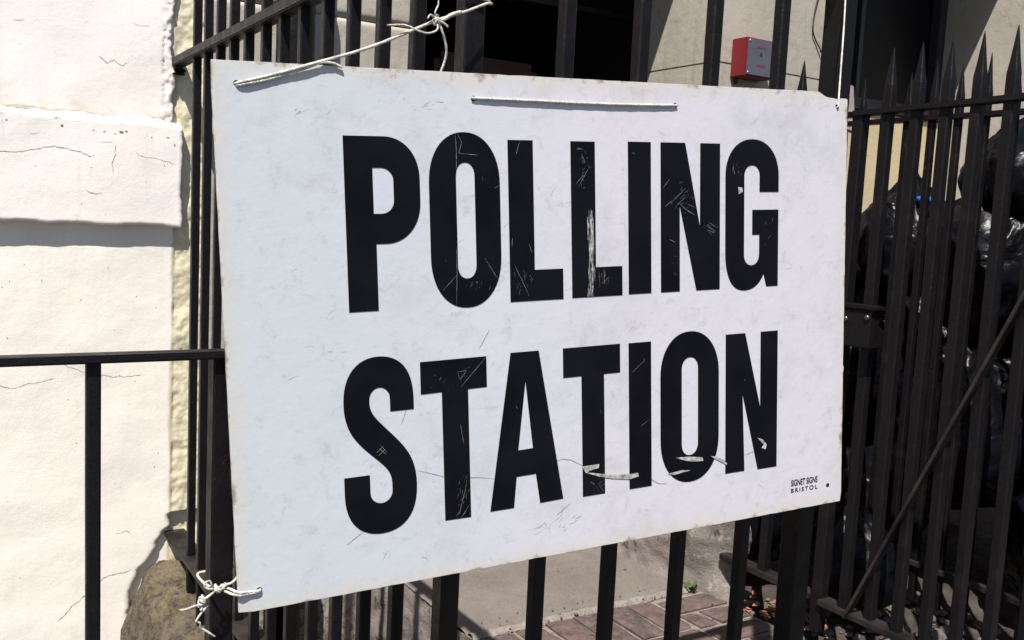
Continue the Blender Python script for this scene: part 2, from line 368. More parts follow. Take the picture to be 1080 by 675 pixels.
# ------------------------------------------------------------------ setting: ground
def ground_sheet():
    bm = bmesh.new(); X = (-60, .60, 1.16, 60); Y_ = (-60, 1.06, 2.70, 60)
    g = [[bm.verts.new((x, y, GZ)) for y in Y_] for x in X]
    for i in range(3):
        for j in range(3):
            if (i, j) != (1, 1): bm.faces.new((g[i][j], g[i+1][j], g[i+1][j+1], g[i][j+1]))
    tag(link('street', bm, 'road'), 'dark asphalt street', None, None, 'structure')
    bm = bmesh.new(); box(bm, -12, 12, -1.6, 1.0, GZ-.02, GZ+.12, .01)
    tag(link('pavement', bm, 'pave'), 'pale paved footway outside the railings', None, None, 'structure')
    # raised entrance: slab, mortar bed, loose ground
    bm = bmesh.new(); box(bm, 1.137, 1.898, .98, 1.94, GZ-.02, IZ-.008, .002)
    tag(link('mortar_bed', bm, 'mortar'), 'sandy mortar bed under the brick paving', None, None, 'structure')
    bm = bmesh.new(); nx, ny = 90, 70; G = []
    for i in range(nx+1):
        row = []
        for j in range(ny+1):
            x = 1.132+.004*fbm(V((j*.3, 1, 0)), 3)*(i == 0)+(1.86-1.132)*i/nx; y = 1.932+.012*math.sin(x*9)*.5+(3.2-1.93)*j/ny
            row.append(bm.verts.new((x, y, IZ-.002+.003*fbm(V((x*6, y*6, 0)), 4)-(.006 if j == 0 else 0))))
        G.append(row)
    for i in range(nx):
        for j in range(ny): bm.faces.new((G[i][j], G[i+1][j], G[i+1][j+1], G[i][j+1]))
    tag(link('entrance_slab', bm, 'slab', smooth=True), 'grey rough screed slab behind the sign', None, None, 'structure')
    # smeared mortar strip between slab and brick
    bm = bmesh.new(); G = []
    for i in range(161):
        x = 1.135+(1.86-1.135)*i/160; a = 1.904+.005*fbm(V((x*14, 0, 0)), 4); b = 1.937+.007*fbm(V((x*14, 5, 0)), 4)
        G.append([bm.verts.new((x, a+(b-a)*t, IZ-.006+.011*math.sin(math.pi*t)**.6+.0018*noise.noise(V((x*70, t*3, 0))))) for t in (0, .2, .4, .6, .8, 1)])
    for a, b in zip(G, G[1:]):
        for k in range(5): bm.faces.new((a[k], b[k], b[k+1], a[k+1]))
    tag(link('mortar_joint', bm, 'mortar', smooth=True), 'pale mortar line between the slab and the bricks', None, None, 'structure')
    bm = bmesh.new(); G = []
    for i in range(101):
        row = []
        for j in range(91):
            x = 1.898+(5.2-1.898)*i/100; y = .98+(2.66-.98)*j/90
            row.append(bm.verts.new((x, y, IZ-.035+.02*fbm(V((x*5, y*5, 2)), 5))))
        G.append(row)
    for i in range(100):
        for j in range(90): bm.faces.new((G[i][j], G[i+1][j], G[i+1][j+1], G[i][j+1]))
    tag(link('yard_ground', bm, 'earth', smooth=True), 'dirty littered ground inside the black gate', None, None, 'structure')
    # sunken light well between the side railing and the entrance path
    bm = bmesh.new(); G = []
    for i in range(150):
        y = 1.10+(2.66-1.10)*i/149
        G.append([bm.verts.new((1.134+.010*fbm(V((y*11, k*.25, 3)), 5), y, IZ-.004-1.35*k/90)) for k in range(91)])
    for a, b in zip(G, G[1:]):
        for k in range(90): bm.faces.new((a[k], b[k], b[k+1], a[k+1]))
    tag(link('retaining_wall', bm, 'concrete', smooth=True), 'rough stone side of the sunken light well below the entrance path', 'low wall')
    bm = bmesh.new(); box(bm, .56, 1.20, 1.05, 2.70, -2.40, -2.30)
    tag(link('light_well_floor', bm, 'earth'), 'dark sunken floor behind the side railing', None, None, 'structure')
    bm = bmesh.new(); box(bm, .56, .62, 1.05, 2.70, -2.29, -1.22); box(bm, .625, 1.13, 1.02, 1.09, -2.29, -.99, .004); box(bm, 1.15, 1.20, 1.05, 2.70, -2.29, GZ-.03)
    tag(link('light_well_lining', bm, 'concrete'), 'masonry lining round the sunken light well', None, None, 'structure')
    bm = bmesh.new(); box(bm, 1.90, 5.2, .95, .99, GZ-.02, IZ-.03, .004); box(bm, 1.14, 1.897, .95, .978, GZ-.02, IZ-.004, .004)
    tag(link('kerb', bm, 'pave'), 'stone kerb edging the raised entrance', None, None, 'structure')
ground_sheet()
def bricks():
    bm = bmesh.new()
    def br(x0, x1, y0, y1):
        t = bmesh.new(); bmesh.ops.create_cube(t, size=1)
        dz = random.uniform(-.0025, .0015); g = .0035; tx = random.uniform(-.006, .006); ty = random.uniform(-.006, .006); a = random.uniform(-.006, .006)
        bmesh.ops.subdivide_edges(t, edges=list(t.edges), cuts=5, use_grid_fill=True)
        for v in t.verts:
            c = v.co.copy(); ed = max(abs(c.x), abs(c.y))
            x = (x0+x1)/2+c.x*(x1-x0-2*g); y = (y0+y1)/2+c.y*(y1-y0-2*g); z = IZ-.022+c.z*.044
            if c.z > .45: z += dz+tx*c.x+ty*c.y-(.004 if ed > .45 else 0)+.0015*noise.noise(V((x*40, y*40, 0)))
            x += .0022*noise.noise(V((x*30, y*30, 5)))+a*(c.y)*.5; y += .0022*noise.noise(V((x*30, y*30, 9)))-a*c.x*.5
            v.co = V((x, y, z))
        merge(bm, t)
    x = 1.70
    n = 0
    while x > 1.22:
        off = 1.905 if n % 2 == 0 else 1.905
        y = off; k = 0
        while y > 1.05:
            br(x-.0895, x, y-.187+(.0 if k or n % 2 == 0 else .0), y); y -= .187; k += 1
        x -= .0895; n += 1
    y = 1.888; k = 0
    while y > 1.05:
        if k % 2 == 0: br(1.703, 1.893, y-.092, y)
        else: br(1.703, 1.776, y-.092, y); br(1.776, 1.893, y-.092, y)
        y -= .092; k += 1
    tag(link('brick_paving', bm, 'brick', smooth=False), 'worn red brick paving seen between the front bars', None, None, 'structure')
bricks()

# ------------------------------------------------------------------ building
B = thing('stone_building', (0, 2.64, GZ), 'old white painted stone building front with ragged paint edge and shaded entrance', 'building')
def hw(x, z):
    h = .0024*fbm(V((x*6, z*6, 0)), 6, 2, .38)+hcrack(x, z, 0)
    if x > .575: h += .0035*fbm(V((x*30, z*24, 4)), 6, 2, .6)-.003
    # painted render has broken away low down, where the rough stone shows
    ex = .47 + (.105 if z > -.90 else .105*max(0, 1-((-.90-z)/.17)**.8) if z > -1.07 else 0) + .012*fbm(V((z*18, 3, 1)), 4)
    if z < -.86 and x > ex: h -= .016
    elif z < -.86 and x > ex-.016: h -= .007*((x-ex+.016)/.016)**2
    return h
sheet('wall', -.12, .66, GZ, .60, 2.64, .0042, 'wall', B, hw, .03)
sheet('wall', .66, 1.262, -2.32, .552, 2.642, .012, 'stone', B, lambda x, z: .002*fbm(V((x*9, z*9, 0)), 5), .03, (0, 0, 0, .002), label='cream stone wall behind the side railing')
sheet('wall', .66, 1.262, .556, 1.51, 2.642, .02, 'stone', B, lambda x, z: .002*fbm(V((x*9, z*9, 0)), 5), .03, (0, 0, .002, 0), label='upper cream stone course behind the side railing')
sheet('ledge_block', -.12, .588, -.066, .215, 2.612, .0036, 'ledge', B, lambda x, z: .0022*fbm(V((x*6, z*6, 6)), 6, 2, .38)+hcrack(x, z, 0), .035, (0, .006, .007, .009), bevel_top=.020, label='projecting white band of render with cracks')
def hu(x, z):
    h = .0022*fbm(V((x*6, z*6, 12)), 6, 2, .38)+hcrack(x, z, 0)
    if x > .54: h += .004*fbm(V((x*60, z*35, 4)), 6, 2, .6)-.001
    return h
sheet('upper_block', -.12, .566, .207, .95, 2.6275, .0042, 'block', B, hu, .03, (0, .018, .010, 0), label='upper white rendered block with crumbling edge')
bm = bmesh.new()
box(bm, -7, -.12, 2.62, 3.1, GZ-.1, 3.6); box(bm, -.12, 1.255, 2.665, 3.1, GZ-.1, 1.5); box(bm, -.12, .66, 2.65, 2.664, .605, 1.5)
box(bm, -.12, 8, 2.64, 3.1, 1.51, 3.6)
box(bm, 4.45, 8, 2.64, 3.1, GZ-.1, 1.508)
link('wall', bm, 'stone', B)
bm = bmesh.new()
for z0, z1 in ((GZ, .02), (.024, .615), (.619, 1.508)): box(bm, 2.5, 3.2, 2.64, 3.098, z0, z1, .002)
box(bm, 2.504, 3.196, 2.646, 3.09, GZ, 1.50)
link('pier', bm, 'stone', B, label='cream stone pier between the two openings')
D = thing('drainpipe', (.875, 2.57, -2.3), 'black iron drainpipe standing on the cream wall behind the side railing', 'drainpipe')
def cyl(name, r_, z0, z1, m='iron', x=.875, y=2.572, par=None):
    bm = bmesh.new(); bmesh.ops.create_cone(bm, cap_ends=True, segments=40, radius1=r_, radius2=r_, depth=z1-z0)
    for v in bm.verts: v.co += V((x, y, (z0+z1)/2))
    o = link(name, bm, m, par)
    for p in o.data.polygons: p.use_smooth = len(p.vertices) == 4
    return o
cyl('pipe', .052, -2.3, 3.4, par=D); cyl('collar', .062, .62, .74, par=D); cyl('collar', .062, -1.1, -.98, par=D)
# entrance recess and dim room behind
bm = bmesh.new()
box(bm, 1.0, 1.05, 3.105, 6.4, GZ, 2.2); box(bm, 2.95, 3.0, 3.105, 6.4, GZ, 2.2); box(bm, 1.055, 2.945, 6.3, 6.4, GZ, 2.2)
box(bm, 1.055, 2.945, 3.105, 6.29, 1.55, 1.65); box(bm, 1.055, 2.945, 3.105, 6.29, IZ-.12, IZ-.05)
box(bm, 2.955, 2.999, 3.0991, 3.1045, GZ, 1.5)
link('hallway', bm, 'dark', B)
bm = bmesh.new(); box(bm, 1.70, 2.18, 3.35, 3.39, -.9, .64, .03); link('inner_door', bm, 'maroon', B)
bm = bmesh.new(); box(bm, 1.262, 1.31, 3.0, 3.06, IZ, 1.5, .003); box(bm, 1.35, 2.9, 3.5, 3.56, .93, .955, .003)
link('doorway_frame', bm, 'frame', B)
bm = bmesh.new(); box(bm, 3.05, 4.8, 3.17, 3.2, GZ, 2.0); box(bm, 4.45, 4.8, 3.105, 3.168, GZ, 2.0); box(bm, 3.05, 3.199, 3.105, 3.168, GZ, 2.0); box(bm, 3.2, 4.449, 3.105, 3.168, 1.511, 2.0); link('window_back', bm, 'dark', B)  # boxes added out of sight to shut out sky through the gaps
# second recess with a dark window over a yellowish wall
bm = bmesh.new(); box(bm, 3.2, 4.449, 3.03, 3.09, GZ, .60); link('recess_wall', bm, 'ystone', B)
fr = bmesh.new(); box(fr, 3.2, 4.449, 3.015, 3.09, .605, .66, .003); box(fr, 3.2, 3.26, 3.04, 3.09, .665, 1.505, .003); box(fr, 4.39, 4.448, 3.04, 3.09, .665, 1.505, .003); box(fr, 3.265, 4.385, 3.04, 3.09, 1.45, 1.505, .003)
box(fr, 3.80, 3.83, 3.05, 3.09, .665, 1.445, .002)
wf = link('window', fr, 'frame', B)
bm = bmesh.new(); box(bm, 3.262, 4.388, 3.092, 3.098, .662, 1.45); link('pane', bm, 'glass', wf)
# hairline cracks as thin brown ribbons, following the painted surface
def crack(pl, w0, surf, seed):
    bm = bmesh.new(); P = []
    for a, b in zip(pl, pl[1:]):
        n = max(2, int(math.dist(a, b)/.003))
        P += [(a[0]+(b[0]-a[0])*i/n, a[1]+(b[1]-a[1])*i/n) for i in range(n)]
    P.append(pl[-1]); prev = None; dv = 0
    for i, p in enumerate(P):
        x = p[0]+.0035*fbm(V((p[0]*70, p[1]*70, seed)), 4); z = p[1]+.0035*fbm(V((p[0]*70, p[1]*70, seed+9)), 4)
        e = min(1, min(i, len(P)-1-i)/5+.15); ww = w0*e*(.55+1.1*abs(noise.noise(V((x*160, z*160, seed)))))
        a = P[max(i-1, 0)]; b = P[min(i+1, len(P)-1)]; L = math.dist(a, b) or 1; nx, nz = -(b[1]-a[1])/L, (b[0]-a[0])/L
        c = [bm.verts.new((x+nx*ww*s_, surf(x, z)-.0006, z+nz*ww*s_)) for s_ in (-.5, .5)]
        if prev: bm.faces.new((prev[0], c[0], c[1], prev[1]))
        prev = c
    link('crack', bm, 'crack', B)
s_low = lambda x, z: 2.64-hw(x, z)
s_led = lambda x, z: 2.612-.0022*fbm(V((x*6, z*6, 6)), 6, 2, .38)
s_up = lambda x, z: 2.6275-hu(x, z)
for k, (pl, wd, dp) in enumerate(CR):
    if dp < 0: continue
    zc = sum(p[1] for p in pl)/len(pl)
    crack(pl, wd*.85, s_led if -.066 < zc < .2 else s_up if zc > .2 else s_low, k*3.3)
bm = bmesh.new(); rr = random.Random(12)
def chip(x, z, w_, h_, surf):
    n = 11; c = bm.verts.new((x, surf(x, z)-.0008, z)); L = []
    for i in range(n):
        a = 2*math.pi*i/n; q = rr.uniform(.5, 1.15); xx = x+w_*math.cos(a)*q; zz = z+h_*math.sin(a)*q; L.append(bm.verts.new((xx, surf(xx, zz)-.0008, zz)))
    for i in range(n): bm.faces.new((c, L[i], L[(i+1) % n]))
for x, z, w_, h_ in ((.297, .176, .004, .003), (.435, .172, .007, .0035), (.448, .175, .004, .002), (.395, .170, .004, .0014), (.37, .171, .003, .001), (.51, .165, .0022, .002), (.175, .178, .004, .0014), (.568, .15, .002, .003), (.42, .166, .003, .001), (.55, .168, .005, .0012)):
    chip(x, z, w_, h_, s_led)
for _ in range(46):
    x = rr.uniform(.05, .55); z = rr.uniform(-1.2, -.16); q = rr.uniform(.0005, .0016); chip(x, z, q, q, s_low)
for _ in range(14):
    x = rr.uniform(.05, .55); z = rr.uniform(-.04, .16); q = rr.uniform(.0005, .0014); chip(x, z, q, q, s_led)
c_ = link('paint_chips', bm, 'crack', B); c_['kind'] = 'stuff'

# ------------------------------------------------------------------ stone kerb under the side railing
def kerbstone():
    bm = bmesh.new(); ny = 150; prof = 26; G = []
    for j in range(ny+1):
        y = .93+(2.70-.93)*j/ny; row = []
        near = max(0, 1-abs(y-2.56)/.26)
        for k in range(prof+1):
            t = k/prof
            if t < .5: s = t/.5; x = .43+.06*s**2; z = GZ+(.24)*s
            else:
                s = (t-.5)/.5; x = .49+(.67-.49)*s; z = GZ+.24+.045*math.sin(min(1, s*2.2)*math.pi/2)
            z += near*.125*math.sin(min(1, t*1.4)*math.pi/2)*(1-.6*max(0, (t-.55)/.45)) if t > .2 else 0
            n = V((x*7, y*7, z*7)); d = .020*fbm(n, 6, 2.1, .58)
            x2 = x-d*(1 if t < .6 else .3); z2 = z+(d*.7 if t > .3 else 0)
            if k == prof: z2 = GZ
            row.append(bm.verts.new((x2, y, z2)))
        G.append(row)
    for a, b in zip(G, G[1:]):
        for k in range(prof): bm.faces.new((a[k], b[k], b[k+1], a[k+1]))
    tag(link('kerb_stone', bm, 'rock', smooth=True), 'rough weathered brown stone base under the side railing beside the white wall', 'stone')
kerbstone()

# ------------------------------------------------------------------ pier block at the right of the entrance
def pierblock():
    t = thing('low_stone_pier', (1.92, 2.1, IZ), 'low rough grey concrete block with render flaking off at the end of the gate railing', 'low wall')
    def face(name, pts, z0, z1, m, amp):
        bm = bmesh.new(); nz = 60; G = []
        # walk the footprint polyline
        L = []
        for a, b in zip(pts, pts[1:]):
            n = max(2, int((V(b)-V(a)).length/.012))
            for i in range(n): L.append(V(a).lerp(V(b), i/n))
        L.append(V(pts[-1]))
        for i, p in enumerate(L):
            d = (L[min(i+1, len(L)-1)]-L[max(i-1, 0)]).normalized(); nrm = V((d.y, -d.x)) * -1
            row = []
            for k in range(nz+1):
                z = z0+(z1-z0)*k/nz; q = V((p.x*10, p.y*10, z*10)); h = amp*fbm(q, 6)
                flare = .02*max(0, 1-(z-z0)/.07)**2
                row.append(bm.verts.new((p.x-nrm.x*(h-flare)*-1, p.y-nrm.y*(h-flare)*-1, z)))
            G.append(row)
        for a, b in zip(G, G[1:]):
            for k in range(nz): bm.faces.new((a[k], b[k], b[k+1], a[k+1]))
        link(name, bm, m, t, smooth=True)
    face('block_face', [(1.858, 2.62), (1.853, 2.2), (1.845, 2.03), (1.852, 1.985), (1.875, 1.93), (1.905, 1.865), (1.935, 1.83), (1.975, 1.815), (1.985, 1.86), (1.985, 2.62)], IZ-.03, -.50, 'concrete', .013)
    bm = bmesh.new(); box(bm, 1.85, 1.99, 1.85, 2.63, -.505, -.46, .012); link('capping', bm, 'concrete', t)
pierblock()

# ------------------------------------------------------------------ railings
XL = .5825
def side_railing():
    t = thing('side_railing', (XL, 1.9, -1.05), 'black iron railing of close upright bars running from the white wall to the entrance corner', 'railing')
    w = .019
    Y = [2.441, 2.334, 2.222, 2.112, 2.003, 1.886, 1.776, 1.665, 1.549, 1.435, 1.320, 1.204]
    for y in Y:
        bm = bmesh.new(); spear_bar(bm, XL, y+.002, w, -1.06, *((.50, .60) if y > 1.74 else (.360, None)))
        link('bar', bm, 'iron', t)
    bm = bmesh.new(); beam(bm, (XL-.004, 2.655, .367), (XL-.004, 1.07, .367), .034, .022, bev=.0025); link('top_rail', bm, 'iron', t)
    bm = bmesh.new(); beam(bm, (XL+.006, 2.66, -.922), (XL+.006, 1.07, -.922), .055, .014, bev=.0015); link('bottom_rail', bm, 'dusty', t)
    bm = bmesh.new(); box(bm, XL-.014, XL+.014, 2.62, 2.64, .340, .352, .003); box(bm, XL-.02, XL+.012, 2.617, 2.634, .334, .3385, .002)
    link('wall_fixing', bm, 'iron', t)
side_railing()
def front_railing():
    t = thing('front_railing', (.93, 1.07, IZ), 'tall black iron railing of widely spaced bars directly behind the sign', 'railing')
    w = .0195
    for x, h in ((.736, w), (.865, w), (1.003, w), (1.144, w)):
        bm = bmesh.new(); spear_bar(bm, x+.002, 1.07, h, IZ-.06, .409); link('bar', bm, 'iron', t)
    bm = bmesh.new(); spear_bar(bm, .5875, 1.065, .028, IZ-.25, .435); link('corner_post', bm, 'iron', t)
    bm = bmesh.new(); spear_bar(bm, 1.287, 1.075, .038, IZ-.02, .47); link('end_post', bm, 'iron', t)
    bm = bmesh.new(); beam(bm, (.603, 1.07, .420), (1.267, 1.07, .420), .03, .02, bev=.002); link('top_rail', bm, 'iron', t)
    bm = bmesh.new(); beam(bm, (.60, 1.07, -.925), (1.268, 1.07, -.925), .034, .014, bev=.0015); link('bottom_rail', bm, 'dusty', t)
front_railing()
def handrail():
    t = thing('step_handrail', (.22, 1.07, GZ), 'low black flat iron handrail in front of the white wall, left of the sign', 'handrail')
    bm = bmesh.new(); beam(bm, (-1.2, 1.062, -.1675), (.2935, 1.062, -.1675), .026, .009, bev=.002); link('rail', bm, 'iron', t)
    bm = bmesh.new(); spear_bar(bm, .288, 1.0705, .0265, GZ+.1, -.1725); link('post', bm, 'iron', t)
    for x in (.1505, -.75):
        bm = bmesh.new(); spear_bar(bm, x, 1.063, .0145, GZ+.1, -.1725); link('baluster', bm, 'iron', t)
    bm = bmesh.new(); beam(bm, (.30, 1.085, -.62), (.575, 1.085, -.62), .006, .03, bev=.0015)
    bm.free()
handrail()
def gate():
    t = thing('iron_gate', (1.91, 1.45, IZ), 'black spear topped iron gate with diagonal brace standing open towards the street', 'gate')
    X = 1.915; w = .0225
    for y in (1.437, 1.362, 1.289, 1.217, 1.144, 1.070, .996, .923, .85, .777):
        bm = bmesh.new(); spear_bar(bm, X, y, w, -.91, .335, .443+random.uniform(-.004, .006)); link('bar', bm, 'iron', t)
    bm = bmesh.new(); spear_bar(bm, X, 1.512, .03, -1.0, .30); link('stile', bm, 'iron', t)
    bm = bmesh.new(); box(bm, X-.0185, X-.0155, 1.500, 1.527, -.66, -.285, .001); link('rust_plate', bm, 'rust', t)
    bm = bmesh.new(); beam(bm, (X-.004, 1.525, .292), (X-.004, .74, .306), .032, .013, bev=.0015); link('top_rail', bm, 'iron', t)
    bm = bmesh.new(); beam(bm, (X-.002, 1.50, -.918), (X-.002, .74, -.918), .046, .014, bev=.0015); link('bottom_rail', bm, 'dusty', t)
    bm = bmesh.new(); beam(bm, (X-.020, 1.415, -.925), (X-.020, .84, .415-.01), .008, .022, V((1, 0, 0)), .001); link('brace', bm, 'dusty', t)
    bm = bmesh.new(); box(bm, X-.045, X-.016, 1.395, 1.512, -.262, -.172, .004); box(bm, X-.05, X-.013, 1.385, 1.53, -.170, -.160, .002)
    lk = link('lock_box', bm, 'iron', t)
    for y, z in ((1.494, -.19), (1.41, -.188), (1.47, -.197)):
        bm = bmesh.new(); bmesh.ops.create_uvsphere(bm, u_segments=16, v_segments=10, radius=.007)
        for v in bm.verts: v.co = V((X-.047+v.co.x*.7, y+v.co.y, z+v.co.z))
        link('bolt_head', bm, 'worn', lk, smooth=True)
    bm = bmesh.new(); tube(bm, [(X-.03, 1.49, -.262), (X-.035, 1.50, -.29), (X-.03, 1.508, -.305)], .004, 5); link('latch', bm, 'iron', t, smooth=True)
gate()
def stub():
    t = thing('short_railing', (1.915, 1.68, IZ), 'short black railing section between the gate and the concrete block', 'railing')
    for y in (1.60, 1.705, 1.79):
        bm = bmesh.new(); spear_bar(bm, 1.92, y, .0245, -.91, .33, .44); link('bar', bm, 'iron', t)
    bm = bmesh.new(); beam(bm, (1.918, 1.535, -.918), (1.918, 1.85, -.918), .044, .016, bev=.002); link('bottom_rail', bm, 'dusty', t)
    bm = bmesh.new(); beam(bm, (1.918, 1.535, .292), (1.918, 2.64, .292), .03, .013, bev=.0015); link('top_rail', bm, 'iron', t)
stub()
def far_railing():
    t = thing('far_railing', (2.40, 1.6, IZ), 'lower black spear topped railing standing behind the open gate', 'railing')
    y = 1.97; k = 0
    while y > .9:
        bm = bmesh.new(); spear_bar(bm, 2.40, y, .019, IZ, .375, .50-(.028 if k % 2 else 0)); link('bar', bm, 'iron', t); y -= .0785; k += 1
    bm = bmesh.new(); beam(bm, (2.396, 2.64, .338), (2.396, .85, .338), .03, .014, bev=.0015); link('top_rail', bm, 'iron', t)
    bm = bmesh.new(); beam(bm, (2.396, 2.64, -.92), (2.396, .85, -.92), .03, .014, bev=.0015); link('bottom_rail', bm, 'dusty', t)
far_railing()

# ------------------------------------------------------------------ the sign
SW = V((.9914495, -.11533995, .06102939)).normalized(); SH = V((.0480801, -.03884392, -.9980879)); SN = SW.cross(SH).normalized()
if SN.y > 0: SN = -SN
SH = (SH-SW*SH.dot(SW)).normalized()
ORG = V((.262, 1.043, .153))
SIGN = thing('polling_sign', ORG, 'scuffed white board lettered POLLING STATION in black hung on the iron railings', 'sign')
SIGN.matrix_basis = Matrix.Translation(ORG) @ Matrix((SW, -SN, -SH)).transposed().to_4x4()   # local x across, z up, y into the board
SM = SIGN.matrix_basis.copy()
def slink(name, bm, m, label=None, parent=None):
    bmesh.ops.recalc_face_normals(bm, faces=bm.faces)
    me = bpy.data.meshes.new(name); bm.to_mesh(me); bm.free(); me.materials.append(M[m])
    o = bpy.data.objects.new(name, me); col.objects.link(o); o.parent = parent or SIGN
    if label: o['label'] = label
    return o
def sp(a, b, out=0): return SM @ V((a/1000, -out, b/1000))
def flat(loops, y0, y1):
    """polygon with holes (mm in board axes) extruded between depths y0 (front) and y1"""
    bm = bmesh.new(); es = []
    for lp in loops:
        q = []
        for p in lp:
            if not q or math.dist(p, q[-1]) > .05: q.append(p)
        if math.dist(q[0], q[-1]) < .05: q.pop()
        lp = q
        vs = [bm.verts.new((a/1000, y0, b/1000)) for a, b in lp]
        for i in range(len(vs)): es.append(bm.edges.new((vs[i], vs[(i+1) % len(vs)])))
    bmesh.ops.triangle_fill(bm, edges=es, use_beauty=True, use_dissolve=False)
    if y1 != y0:
        r_ = bmesh.ops.extrude_face_region(bm, geom=list(bm.faces))
        for g in r_['geom']:
            if isinstance(g, bmesh.types.BMVert): g.co.y = y1
    return bm
def arc(cx, cy, rx, ry, a0, a1, n=14, e=2.0):
    out = []
    for i in range(n+1):
        a = math.radians(a0+(a1-a0)*i/n); c, s = math.cos(a), math.sin(a)
        out.append((cx+rx*math.copysign(abs(c)**(2/e), c), cy+ry*math.copysign(abs(s)**(2/e), s)))
    return out
def bez(p0, p1, p2, p3, n=12):
    return [tuple((1-t)**3*a+3*(1-t)**2*t*b+3*(1-t)*t*t*c+t**3*d for a, b, c, d in zip(p0, p1, p2, p3)) for t in (i/n for i in range(1, n+1))]
def circ(cx, cy, r_, n=16): return [(cx+r_*math.cos(2*math.pi*i/n), cy+r_*math.sin(2*math.pi*i/n)) for i in range(n)]
# board outline with the chipped top right corner and slightly nibbled edges
out = []
def run(a, b, n, amp=.5):
    for i in range(n):
        t = i/n; out.append((a[0]+(b[0]-a[0])*t+amp*noise.noise(V((a[0]+i*.7, 1, 3))), a[1]+(b[1]-a[1])*t+amp*noise.noise(V((b[0]+i*.7, 4, 3)))))
run((1, 0), (842, 0), 60, .7); out += [(845, 0), (852, -3.5), (858, -6.5), (866, -8), (873, -8.2), (880, -9.5), (889, -8), (898, -8.2), (900, -10)]
run((900, -14), (900, -400), 30, .6); out += [(899.5, -402), (901.5, -408), (900, -416)]; run((900, -420), (900, -612), 16, .5); out.append((898, -614)); run((896, -614), (2, -614), 60, .7); out.append((0, -612)); run((0, -608), (0, -2), 40, .6)
HOLES = [(26, -24), (303, -30), (595, -28), (880, -20), (24, -590), (873, -586)]
bm = flat([out]+[circ(a, b, 3.3) for a, b in HOLES], 0, .0045)
bm.normal_update()
hf_ = []
for f_ in bm.faces:
    c_ = f_.calc_center_median()
    if .0005 < c_.y < .004 and any(math.hypot(c_.x-a/1000, c_.z-b/1000) < .005 for a, b in HOLES): f_.material_index = 1  # sunlit hole walls coloured dark, standing in for shade inside the holes
board = slink('board', bm, 'board'); board.data.materials.append(M['hole_shade'])
mod = board.modifiers.new('bevel', 'BEVEL'); mod.width = .0007; mod.segments = 2; mod.angle_limit = math.radians(50)
T = -.0003
def capO(x0, x1, y0, y1, ix0, ix1, iy0, iy1):
    cx = (x0+x1)/2; rx = (x1-x0)/2; ry = 62; o = arc(cx, y1-ry, rx, ry, 180, 0, 26, 2.15)+arc(cx, y0+ry, rx, ry, 0, -180, 26, 2.15)
    cx = (ix0+ix1)/2; rx = (ix1-ix0)/2; ry = 17; i = arc(cx, iy1-ry, rx, ry, 180, 0, 14, 2.2)+arc(cx, iy0+ry, rx, ry, 0, -180, 14, 2.2)
    return [o, i]
def N(x): return [[(x[0], x[8]), (x[1], x[8]), (x[5], x[6]), (x[2], x[8]), (x[3], x[8]), (x[3], x[9]), (x[4], x[9]), (x[7], x[10]), (x[7]-(x[7]-x[7]), x[9]), (x[0], x[9])]]
